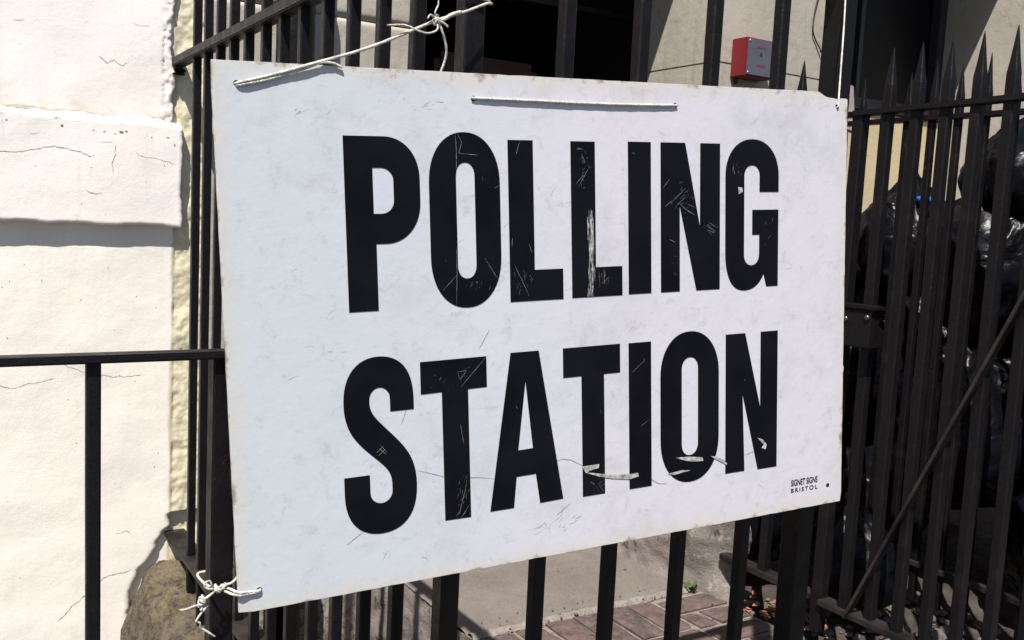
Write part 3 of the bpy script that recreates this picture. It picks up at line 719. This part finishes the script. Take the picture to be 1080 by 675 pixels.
LET = [
 ('P', [[(140.5, -77), (188, -77)]+arc(188, -126, 43.5, 49, 90, 0, 14, 2.1)+arc(188, -152, 43.5, 49, 0, -90, 14, 2.1)+[(176, -201), (176, -279), (140.5, -279)],
        [(174, -113), (184, -113)]+arc(184, -128, 15, 15, 90, 0, 8)+arc(184, -151, 15, 15, 0, -90, 8)+[(174, -166)]]),
 ('O', capO(243, 335.5, -281.5, -70, 277.5, 302, -246, -106)),
 ('L', [[(347, -78), (381.5, -78), (381.5, -239), (422, -239), (422, -278), (347, -278)]]),
 ('L', [[(435, -78), (470.5, -78), (470.5, -239), (510.5, -239), (510.5, -277.5), (435, -277.5)]]),
 ('I', [[(520.5, -77), (556, -77), (556, -277), (520.5, -277)]]),
 ('N', [[(571.5, -77), (611, -77), (635.5, -190), (636, -77), (669, -77), (669, -277), (629.5, -277), (602, -161), (602, -277), (571.5, -277)]]),
 ('G', [[(738, -143), (738, -121)]+arc(724.5, -121, 13.5, 15, 0, 180, 12, 2.2)+arc(724.5, -230, 13.5, 16, 180, 360, 12, 2.2)+[(738, -203), (725.5, -203), (725.5, -168), (772, -168), (772, -277), (751, -277), (746, -259)]
        + bez((746, -259), (738, -275), (726, -281), (712, -281))+bez((712, -281), (690, -281), (678.5, -262), (678.5, -225))+[(678.5, -122)]+arc(725.25, -122, 46.75, 52, 180, 0, 26, 2.15)+[(772, -143)]]),
 ('S', [[(186, -400), (186, -386)]+arc(173.3, -384, 12.7, 14, 0, 180, 12)[1:]+bez((160.5, -386), (160.5, -400), (168, -407), (180, -420))+bez((180, -420), (203, -444), (216.5, -458), (216.5, -492))
        + bez((216.5, -492), (216.5, -532), (196, -547), (171.5, -547))+bez((171.5, -547), (146, -547), (127, -531), (127, -496))+[(127, -474), (158, -474), (158, -494)]
        + arc(171.8, -496, 13.8, 14, 180, 360, 12)[1:]+bez((185.6, -490), (185.6, -474), (180, -468), (166, -455))+bez((166, -455), (141, -432), (129.5, -418), (129.5, -387))
        + bez((129.5, -387), (129.5, -351), (148, -333), (173, -333))+bez((173, -333), (199, -333), (215.5, -350), (215.5, -386))+[(215.5, -400)]]),
 ('T', [[(225, -344), (312, -343.5), (312, -382), (286.5, -382.5), (286.5, -544.5), (252, -544), (252, -383), (225, -383.5)]]),
 ('A', [[(345.5, -342), (385, -342), (417.5, -540), (383.5, -541), (378, -501.5), (350.5, -502), (346, -542), (313, -542)], [(365.5, -379), (374.5, -467.5), (353.5, -468)]]),
 ('T', [[(420, -342), (506, -342), (506, -380.5), (481, -380.5), (481, -542), (447, -542), (447, -380.5), (420, -380.5)]]),
 ('I', [[(519.5, -342.5), (555, -342.5), (555, -542), (519.5, -542)]]),
 ('O', capO(570, 668, -545, -333, 605, 632.5, -507, -369)),
 ('N', [[(680, -342), (714, -342), (742, -452), (742, -342), (773, -342), (773, -543), (738, -543), (710, -430), (714, -542), (680, -542)]])]
for k, (ch, loops) in enumerate(LET):
    slink('letter_'+ch.lower(), flat(loops, T-.00025, .0002), 'letter')
# maker's line
def text_mesh(s, h, width, x, y, bold, m, space=1.0):
    cu = bpy.data.curves.new('t', 'FONT'); cu.body = s; cu.size = 1; cu.space_character = space; cu.offset = bold
    o = bpy.data.objects.new('t', cu); col.objects.link(o); bpy.context.view_layer.update()
    dg = bpy.context.evaluated_depsgraph_get(); me = bpy.data.meshes.new_from_object(o.evaluated_get(dg)); bpy.data.objects.remove(o)
    xs = [v.co.x for v in me.vertices]; ys = [v.co.y for v in me.vertices]; sx = width/(max(xs)-min(xs)); sy = h/(max(ys)-min(ys)); x0, y0 = min(xs), min(ys)
    for v in me.vertices: v.co = V(((x+(v.co.x-x0)*sx)/1000, -.0006, (y+(v.co.y-y0)*sy)/1000))
    me.materials.append(M[m]); return me
for s, h, wd, x, y, bo, spc in (('SIGNET SIGNS', 9.5, 51, 801, -577.5, .015, .95), ('BRISTOL', 6.4, 51, 801, -587.5, .012, 1.35)):
    o = bpy.data.objects.new('maker_lettering', text_mesh(s, h, wd, x, y, bo, 'letter', spc)); col.objects.link(o); o.parent = SIGN
# scratches, scuffs and peeled paint
SCR= [[(278, -71), (279, -93), (278, -122)], [(281, -72), (286, -82), (282, -95), (290, -96)], [(291, -96), (307, -97)], [(276, -207), (276, -234), (274, -279)], [(257, -259), (276, -241)], [(313, -222), (329, -247)], [(364, -78), (358, -96)], [(353, -231), (373, -272)], [(312, -122), (313, -128)], [(328, -137), (334, -134)], [(351, -198), (350, -210)], [(374, -206), (378, -218)], [(446, -135), (462, -110)], [(442, -132), (453, -120)], [(451, -94), (456, -106)], [(444, -87), (453, -88)], [(586, -158), (611, -138)], [(594, -163), (614, -147)], [(578, -162), (589, -154)], [(574, -138), (588, -123)], [(599, -156), (619, -171)], [(606, -163), (629, -175)], [(614, -159), (627, -163)], [(645, -188), (661, -197)], [(647, -194), (660, -199)], [(650, -184), (660, -190)], [(585, -206), (594, -210)], [(691, -106), (694, -119)], [(690, -115), (692, -104)], [(475, -245), (476, -266)], [(482, -242), (483, -262)], [(527, -91), (531, -93)], [(311, -345), (296, -360), (277, -379)], [(273, -360), (285, -359), (276, -370), (273, -360)], [(275, -425), (279, -451)], [(270, -540), (280, -507), (282, -492)], [(273, -544), (284, -529)], [(266, -541), (273, -534)], [(351, -410), (354, -414)], [(167, -448), (176, -441)], [(169, -452), (178, -445)], [(171, -443), (179, -452)], [(172, -439), (180, -449)], [(525, -382), (545, -367), (542, -364)], [(538, -457), (550, -450)], [(475, -427), (476, -433)], [(458, -523), (465, -528)], [(472, -531), (479, -539)], [(713, -408), (715, -411)]]
MRK= [[(217, -476), (229, -480), (251, -488), (273, -493), (296, -495), (319, -500)], [(303, -333), (317, -311)], [(127, -554), (148, -541)], [(199, -417), (206, -400)], [(550, -523), (556, -534), (565, -540), (581, -543)], [(714, -519), (730, -516), (747, -514)], [(656, -515), (670, -518), (681, -524)], [(403, -489), (417, -487), (430, -490), (449, -501)], [(407, -561), (428, -548)]]
WHT= [[(446, -501), (460, -501), (472, -501), (471, -506), (457, -508), (454, -510), (472, -514), (496, -519), (520, -521), (533, -521), (534, -526), (520, -528), (491, -523), (472, -518), (451, -510)], [(595, -508), (617, -509), (640, -513), (641, -518), (624, -517), (611, -514)], [(581, -529), (606, -527), (619, -529), (606, -530), (593, -532)], [(737, -496), (747, -500), (754, -508), (752, -515), (745, -512), (749, -508)], [(654, -513), (667, -516), (683, -527), (682, -529), (664, -519)], [(700, -136), (707, -137), (708, -143), (701, -146)]]
def ribbon(bm, pl, w0, y):
    P = []
    for a, b in zip(pl, pl[1:]):
        n = max(2, int(math.dist(a, b)/2.2))
        P += [(a[0]+(b[0]-a[0])*i/n, a[1]+(b[1]-a[1])*i/n) for i in range(n)]
    P.append(pl[-1]); prev = None
    for i, p in enumerate(P):
        a = P[max(i-1, 0)]; b = P[min(i+1, len(P)-1)]; L = math.dist(a, b) or 1; nx, ny = -(b[1]-a[1])/L, (b[0]-a[0])/L
        e = math.sin(math.pi*min(max(i/(len(P)-1), .04), .96))**.5; ww = w0*e*(.6+.7*abs(noise.noise(V((p[0]*.4, p[1]*.4, 2)))))
        j = .35*noise.noise(V((p[0]*.5, p[1]*.5, 8)))
        c = [bm.verts.new(((p[0]+nx*(ww*s+j))/1000, y, (p[1]+ny*(ww*s+j))/1000)) for s in (-.5, .5)]
        if prev: bm.faces.new((prev[0], c[0], c[1], prev[1]))
        prev = c
bm = bmesh.new()
for pl in SCR: ribbon(bm, pl, .5, -.00075)
rnd = random.Random(3)
for cx, cy, sx, sy, n, ang, ln in ((455, -110, 10, 25, 26, 60, 8), (604, -155, 22, 25, 34, 35, 9), (650, -192, 12, 10, 14, -30, 8), (275, -520, 8, 25, 22, 62, 9), (365, -250, 12, 25, 14, -65, 12), (300, -255, 25, 20, 14, 70, 9),
                                   (470, -530, 10, 10, 16, 50, 5), (590, -240, 12, 20, 8, -60, 6), (700, -120, 8, 22, 7, 80, 7), (480, -255, 12, 12, 14, 88, 12), (755, -190, 10, 30, 6, 85, 8), (268, -370, 30, 12, 9, 50, 7)):
    for _ in range(n):
        x = rnd.gauss(cx, sx*.5); y = rnd.gauss(cy, sy*.5); a = math.radians(ang+rnd.gauss(0, 18)); l_ = ln*rnd.uniform(.15, 1)**1.4
        ribbon(bm, [(x, y), (x+l_*math.cos(a), y+l_*math.sin(a))], rnd.uniform(.12, .34), -.0007)
slink('fine_scratches', bm, 'scr')['kind'] = 'stuff'
bm = bmesh.new()
for pl in WHT:
    q = []
    for a, b in zip(pl, pl[1:]+pl[:1]):
        n = max(1, int(math.dist(a, b)/2)); q += [(a[0]+(b[0]-a[0])*i/n+.5*noise.noise(V((a[0]+i, 2, 2))), a[1]+(b[1]-a[1])*i/n+.5*noise.noise(V((a[1]+i, 5, 2)))) for i in range(n)]
    slink('peeled_patch', flat([q], -.0010, -.0006), 'peel')
# long peeled streak in the stem of the second L: many thin vertical flecks
for _ in range(105):
    x = rnd.gauss(463, 2.6); y0 = rnd.uniform(-276, -162); l_ = rnd.uniform(3, 26)
    if rnd.random() < .35: x = rnd.gauss(464, 1.6); y0 = rnd.uniform(-225, -170)
    x = min(468.5, max(452, x)); ribbon(bm, [(x, y0), (x+rnd.uniform(-.8, .8), max(-277, y0-l_))], rnd.uniform(.3, 1.3), -.0009-rnd.random()*.0001)
slink('peeled_flecks', bm, 'peel')['kind'] = 'stuff'
bm = bmesh.new()
for pl in MRK: ribbon(bm, pl, 1.2, -.0004)
for _ in range(60):
    x = rnd.uniform(15, 885); y = rnd.uniform(-600, -12); a = rnd.choice((30, 40, 150, 10, 60, 50)); a = math.radians(a+rnd.gauss(0, 14)); l_ = rnd.uniform(2, 16)*(1.6 if rnd.random() < .12 else 1)
    ribbon(bm, [(x, y), (x+l_*.5*math.cos(a), y+l_*.5*math.sin(a)+.8), (x+l_*math.cos(a), y+l_*math.sin(a))], rnd.uniform(.15, .4), -.00035)
for cx, cy, sx, sy, n in ((400, -575, 40, 10, 16), (120, -330, 40, 30, 5), (95, -55, 40, 8, 6), (255, -42, 60, 8, 9), (805, -60, 50, 20, 5), (180, -575, 60, 10, 5)):
    for _ in range(n):
        x = rnd.gauss(cx, sx*.5); y = rnd.gauss(cy, sy*.5); a = math.radians(rnd.gauss(20, 25)); l_ = rnd.uniform(2, 13)
        ribbon(bm, [(x, y), (x+l_*math.cos(a), y+l_*math.sin(a))], rnd.uniform(.25, .8), -.00032)
slink('scuff_marks', bm, 'scuff')['kind'] = 'stuff'

# ------------------------------------------------------------------ strings
def knot(bm, c, R_, n, rad, seed):
    rr = random.Random(seed); c = V(c)
    for _ in range(n):
        ax = V((rr.gauss(0, 1), rr.gauss(0, 1), rr.gauss(0, 1))).normalized(); x = ax.orthogonal().normalized(); y = ax.cross(x); a0 = rr.uniform(0, 6.28); sp_ = rr.uniform(3.2, 5.8); q = R_*rr.uniform(.65, 1.1)
        o = V((rr.gauss(0, R_*.28), rr.gauss(0, R_*.2), rr.gauss(0, R_*.28)))
        tube(bm, [c+o+x*math.cos(a0+sp_*i/6)*q+y*math.sin(a0+sp_*i/6)*q*rr.uniform(.7, 1) for i in range(7)], rad, 5, 7, .15)
def strings():
    # top left string: board hole -> knot -> round the corner post
    t = thing('hanging_string', sp(26, -24, .003), 'white string knotted in mid air between the top left hole and the corner post', 'string')
    K = V((.5175, 1.020, .2285)); Hh = sp(26, -24, .002)
    bm = bmesh.new()
    e = sp(108, 0, .0045)
    tube(bm, [sp(26, -24, -.006), sp(28, -23.5, .002), sp(60, -15, .0028), e, e.lerp(K, .45)+V((0, 0, -.004)), K], .00180, 10, 8, .12)
    tube(bm, [sp(26, -24.5, -.006), sp(29, -26, .002), sp(62, -18, .0022), sp(100, -5, .0028), sp(118, 2, .004), sp(132, 2.0, .0035), sp(142, -2, .003)], .00164, 8, 8, .12)
    P2 = V((.6065, 1.047, .2655))
    tube(bm, [K, K.lerp(P2, .3)+V((0, -.004, 0)), K.lerp(P2, .5)+V((0, -.006, 0)), P2+V((-.014, -.012, -.004)), P2, P2+V((.002, .022, .008)), (.585, 1.086, .285), (.568, 1.075, .283), (.568, 1.046, .276), (.580, 1.0455, .272), (.597, 1.0455, .2685), (.606, 1.050, .268)], .00172, 8, 8, .12)
    tube(bm, [K+V((.006, 0, 0)), K.lerp(P2, .22)+V((0, -.008, .001)), K.lerp(P2, .36)+V((0, -.009, .001))], .00230, 6, 8, .15)
    link('cord', bm, 'string', t, smooth=True)
    bm = bmesh.new(); knot(bm, K, .0050, 7, .0013, 4)
    tube(bm, [K, K+V((-.004, -.003, .008)), K+V((.0, -.002, .017)), K+V((.000, -.002, .026))], .00098, 5, 7, .1, True)
    tube(bm, [K, K+V((-.010, -.004, .004)), K+V((-.014, -.004, -.001))], .00115, 5, 7, .1)
    tube(bm, [K, K+V((.007, -.004, -.003)), K+V((.013, -.004, -.0065))], .00131, 5, 7, .1)
    tube(bm, [K, K+V((-.002, -.006, -.012)), K+V((-.014, -.007, -.018)), K+V((-.026, -.006, -.017)), K+V((-.042, -.003, -.0125)), K+V((-.064, -.002, -.0155))], .00115, 7, 7, .12, True)
    link('knot', bm, 'string', t, smooth=True)
    bm = bmesh.new()
    tube(bm, [K, K+V((.006, -.003, -.012)), K+V((.014, 0, -.030)), K+V((.015, .004, -.044)), K+V((.009, .008, -.066)), K+V((.004, .02, -.10))], .00148, 8, 8, .12)
    link('loose_end', bm, 'string', t, smooth=True)
    # taut string along the top of the board
    t = thing('slot_string', sp(303, -30, .003), 'taut white string threaded between two holes along the top middle of the sign', 'string')
    bm = bmesh.new(); tube(bm, [sp(303, -30, -.008), sp(302.5, -29.5, .0), sp(307, -29.7, .0018), sp(380, -30, .0024), sp(450, -30.5, .0024), sp(520, -30, .0024), sp(590, -28.5, .0018), sp(595, -28, 0), sp(595, -28, -.008)], .00172, 10, 8, .12)
    link('cord', bm, 'string', t, smooth=True)
    # right string going up to the end post
    t = thing('thin_string', sp(880, -20, .003), 'thin white string rising from the top right corner hole of the sign', 'string')
    bm = bmesh.new(); a = sp(880, -20, .002)
    tube(bm, [sp(880, -21, -.006), a, a.lerp(V((1.266, 1.05, .425)), .06), a.lerp(V((1.266, 1.05, .425)), .5), V((1.266, 1.05, .425)), V((1.29, 1.054, .45)), V((1.309, 1.06, .455)), V((1.309, 1.09, .45)), V((1.288, 1.097, .445)), V((1.266, 1.09, .44)), V((1.266, 1.055, .43))], .00131, 10, 8, .12)
    link('cord', bm, 'string', t, smooth=True)
    # bottom left knot round the handrail post
    t = thing('knotted_string', sp(24, -590, .003), 'frayed white string tying the bottom left corner hole of the sign to the handrail post', 'string')
    bm = bmesh.new(); k = V((.276, 1.036, -.432))
    h = sp(24, -590, .002)
    tube(bm, [sp(24, -590, -.006), h, sp(12, -589, .0025), sp(0, -587, .0035), k+V((.012, -.002, -.001)), k], .00180, 8, 8, .15)
    tube(bm, [sp(24, -591, -.006), h+V((0, 0, -.001)), sp(12, -591, .0028), sp(-2, -590, .0035), k+V((.008, -.003, -.003))], .00148, 8, 8, .15)
    tube(bm, [k+V((.005, 0, .002)), k+V((.020, .004, .003)), k+V((.034, .030, .004)), k+V((.032, .052, .003)), k+V((.010, .056, 0)), k+V((-.008, .052, 0)), k+V((-.010, .02, .002)), k+V((-.006, .002, .002)), k], .00164, 6, 8, .12)
    link('cord', bm, 'string', t, smooth=True)
    bm = bmesh.new(); knot(bm, k, .0040, 7, .0013, 11); knot(bm, k+V((.007, -.001, .001)), .003, 4, .0012, 5)
    k2 = k+V((-.016, -.004, -.010)); knot(bm, k2, .0042, 6, .0012, 21); knot(bm, k2+V((.0, 0, -.009)), .0036, 5, .0012, 8)
    tube(bm, [k, k+V((-.008, -.004, .002)), k+V((-.014, -.004, .006)), k+V((-.013, -.004, .011)), k+V((-.008, -.003, .011)), k+V((-.006, -.003, .006)), k+V((-.003, 0, .001))], .00115, 6, 7, .1)
    tube(bm, [k, k+V((-.006, -.003, -.004)), k2], .00156, 5, 7, .1)
    link('knot', bm, 'string', t, smooth=True)
    bm = bmesh.new(); a = k2+V((0, 0, -.012))
    tube(bm, [k2+V((-.002, 0, -.004)), k2+V((-.011, -.004, -.003)), k2+V((-.019, -.005, -.0045)), k2+V((-.026, -.005, -.004))], .00123, 6, 7, .15, True)
    tube(bm, [a, a+V((-.006, -.002, -.007)), a+V((-.007, -.002, -.010)), a+V((-.003, -.001, -.013)), a+V((-.002, 0, -.019)), a+V((.003, 0, -.023)), a+V((.014, -.002, -.032))], .00123, 6, 7, .12, True)
    link('loose_end', bm, 'string', t, smooth=True)
strings()

# ------------------------------------------------------------------ alarm box on the pier
def alarm():
    t = thing('alarm_box', (2.645, 2.64, .64), 'small red alarm box with grey front plate on the cream stone pier', 'alarm box')
    bm = bmesh.new(); box(bm, 2.573, 2.722, 2.563, 2.639, .568, .708, .003); link('casing', bm, 'red', t)
    bm = bmesh.new(); box(bm, 2.577, 2.718, 2.5575, 2.5625, .573, .7035, .0012); link('front_plate', bm, 'plate', t)
    for x in (2.584, 2.711):
        for z in (.581, .695):
            bm = bmesh.new(); bmesh.ops.create_uvsphere(bm, u_segments=12, v_segments=8, radius=.0048)
            for v in bm.verts: v.co = V((x+v.co.x, 2.5575+v.co.y*.6, z+v.co.z))
            link('screw', bm, 'steel', t, smooth=True)
    bm = bmesh.new(); bmesh.ops.create_cone(bm, cap_ends=True, segments=16, radius1=.0055, radius2=.0055, depth=.003)
    for v in bm.verts: v.co = V((2.6445+v.co.x, 2.5570+v.co.z, .652+v.co.y))
    link('keyhole', bm, 'dark', t)
    for zc, h in ((.676, .007), (.610, .009)):
        bm = bmesh.new(); box(bm, 2.622, 2.668, 2.5569, 2.5574, zc-h/2, zc+h/2); link('red_print', bm, 'redink', t)
    bm = bmesh.new(); box(bm, 2.592, 2.60, 2.62, 2.6385, .545, .5675, .002); link('cable_gland', bm, 'wire', t)
alarm()
bm = bmesh.new(); tube(bm, [(3.03, 2.63, 1.0), (3.012, 2.632, .93), (3.0, 2.634, .86), (2.998, 2.632, .80), (3.02, 2.634, .765), (3.045, 2.63, .735), (3.052, 2.632, .722)], .0028, 8)
tag(link('loose_wire', bm, 'wire', smooth=True), 'thin dark wire dangling down the cream stone pier right of the alarm box', 'wire')

# ------------------------------------------------------------------ bin bags
BAGS = [  # x, y, z, rx, ry, rz, label
 (2.72, 2.10, -.45, .24, .24, .30, 'lowest black bin bag against the yellowish wall, nearest the sign'),
 (2.80, 1.98, -.04, .22, .20, .21, 'upright black bin bag beside the sign whose tied neck meets the blue plastic scrap'),
 (2.72, 1.66, -.60, .24, .24, .30, 'large black bin bag low behind the middle of the gate'),
 (2.82, 1.66, -.10, .25, .22, .29, 'shiny black bin bag halfway up the heap behind the gate brace'),
 (2.85, 1.60, .18, .22, .20, .19, 'black bin bag high on the heap just under the gate rail'),
 (2.85, 1.28, .20, .26, .24, .30, 'topmost black bin bag at the right end of the heap'),
 (2.78, 1.20, -.35, .28, .26, .32, 'wide black bin bag in the right half of the heap under the topmost one'),
 (2.72, 1.22, -.82, .28, .26, .24, 'black bin bag on the ground at the right end behind the gate'),
 (2.72, 2.05, -.88, .26, .26, .20, 'black bin bag on the ground nearest the concrete block'),
 (2.14, 2.00, -.82, .15, .20, .26, 'small black bin bag leaning between the concrete block and the far railing'),
 (3.25, 1.55, -.45, .30, .40, .62, None), (3.25, 2.15, -.62, .28, .30, .42, None), (3.3, 1.1, -.30, .3, .35, .72, None), (2.75, .80, -.35, .3, .25, .70, None),
 (2.15, 1.62, -.90, .13, .16, .15, 'small black bin bag on the ground just behind the gate lock stile')]
def bag(c, s, seed):
    bm = bmesh.new(); bmesh.ops.create_icosphere(bm, subdivisions=5, radius=1); o = V((seed*3.1, seed*1.7, 0))
    for v in bm.verts:
        n = v.co.copy(); q = n*1.3+o; a = math.atan2(n.y, n.x)
        # squarish slump, radial pleats gathering to the neck, sharp creases
        k = 1+.10*fbm(q, 3)-.035*abs(noise.noise(n*4+o))*2-.025*abs(noise.noise(n*9+o))*2
        top = max(0, n.z)**3; k += top*.07*math.sin(a*11+seed)-.03*top
        p = V((n.x*s[0]*k, n.y*s[1]*k, n.z*s[2]*k))
        if n.z > .93: p.z += (n.z-.93)/.07*.05; p.x *= 1-.5*(n.z-.93)/.07; p.y *= 1-.5*(n.z-.93)/.07
        if n.z < -.5: p.z = -s[2]*(.5+(abs(n.z)-.5)*.45)*k
        v.co = p+V(c)
    return bm
for i, (x, y, z, rx, ry, rz, lab) in enumerate(BAGS):
    o = link('bin_bag', bag((x, y, z), (rx, ry, rz), i+1), 'bag', smooth=True)
    tag(o, lab or 'black bin bag at the back of the heap behind the far railing', 'bin bag', 'black bin bags heaped behind the gate')
bm = bmesh.new(); bmesh.ops.create_icosphere(bm, subdivisions=3, radius=.022)
for v in bm.verts: v.co = V((2.70, 1.862, .125))+V((v.co.x, v.co.y*1.1, v.co.z*.75))*(1+.35*noise.noise(v.co*60))
tag(link('plastic_scrap', bm, 'blue', smooth=True), 'small bright blue scrap of plastic lying on top of the bin bags', 'litter')
# old boards leaning on the window sill
def boards():
    for (a, b, w_, lab) in (((3.36, 2.98, .50), (3.60, 3.0, .52), .045, 'grey folded board lying below the dark window'),
                            ((3.60, 2.92, .48), (3.64, 2.98, .70), .05, 'pale scrap of board standing upright below the dark window')):
        bm = bmesh.new(); beam(bm, a, b, .02, w_*2, V((0, 0, 1)) if w_ < .05 else V((1, 0, 0)), .003)
        if w_ < .05: beam(bm, (3.44, 2.965, .545), (3.56, 2.97, .60), .012, .07, bev=.002)
        tag(link('scrap_board', bm, 'card'), lab, 'board')
boards()

# ------------------------------------------------------------------ weed and rubble
def leaf(bm, base, d, L, wd, curl):
    base = V(base); d = V(d).normalized(); s = d.cross(V((0, 0, 1))).normalized(); prev = None
    for i in range(8):
        t = i/7; p = base+d*L*t+V((0, 0, curl*L*t*t)); ww = wd*math.sin(math.pi*min(.97, t*.9+.08))**.8
        c = [bm.verts.new(p+s*ww*q+V((0, 0, abs(q)*ww*.35))) for q in (-1, 0, 1)]
        if prev:
            for k in (0, 1): bm.faces.new((prev[k], c[k], c[k+1], prev[k+1]))
        prev = c
def weed(name, x, y, z, n, L, seed, lab):
    rr = random.Random(seed); bm = bmesh.new()
    for k in range(n):
        a = rr.uniform(0, 6.28); leaf(bm, (x+rr.gauss(0, .004), y+rr.gauss(0, .004), z), (math.cos(a), math.sin(a), rr.uniform(.3, 1.6)), L*rr.uniform(.5, 1.1), L*.17, -.35)
    tag(link(name, bm, 'leaf', smooth=True), lab, 'weed')
weed('weed', 1.845, 1.905, IZ, 9, .045, 3, 'small green weed growing in the joint at the foot of the concrete block')
weed('weed', 1.955, 1.78, IZ, 7, .04, 9, 'tiny green weed under the short railing beside the orange leaves')
rr = random.Random(5); bm = bmesh.new()
for _ in range(60):
    x = rr.uniform(1.905, 2.03); y = rr.uniform(1.56, 1.80); leaf(bm, (x, y, IZ-.012+rr.uniform(0, .014)), (rr.gauss(0, 1), rr.gauss(0, 1), .1), rr.uniform(.015, .035), rr.uniform(.006, .010), .1)
tag(link('dead_leaves', bm, 'dryleaf', smooth=True), 'scatter of orange dead leaves under the railing beside the bricks', 'leaves', None, 'stuff')
bm = bmesh.new()
for _ in range(330):
    x = rr.uniform(1.905, 2.5); y = rr.uniform(1.0, 1.85); s = rr.uniform(.004, .015)*(1 if rr.random() < .9 else 1.6)
    t_ = bmesh.new(); bmesh.ops.create_icosphere(t_, subdivisions=2, radius=s); o = V((rr.random()*9, rr.random()*9, 0))
    for v in t_.verts: v.co = V((x, y, IZ-.03+s*.3))+V((v.co.x*1.2, v.co.y, v.co.z*.7))*(1+.5*noise.noise(v.co*(30/max(s*40, .3))+o))
    merge(bm, t_)
grit()
tag(link('rubble', bm, 'pebble'), 'pale stone rubble strewn on the ground under the gate', 'rubble', None, 'stuff')
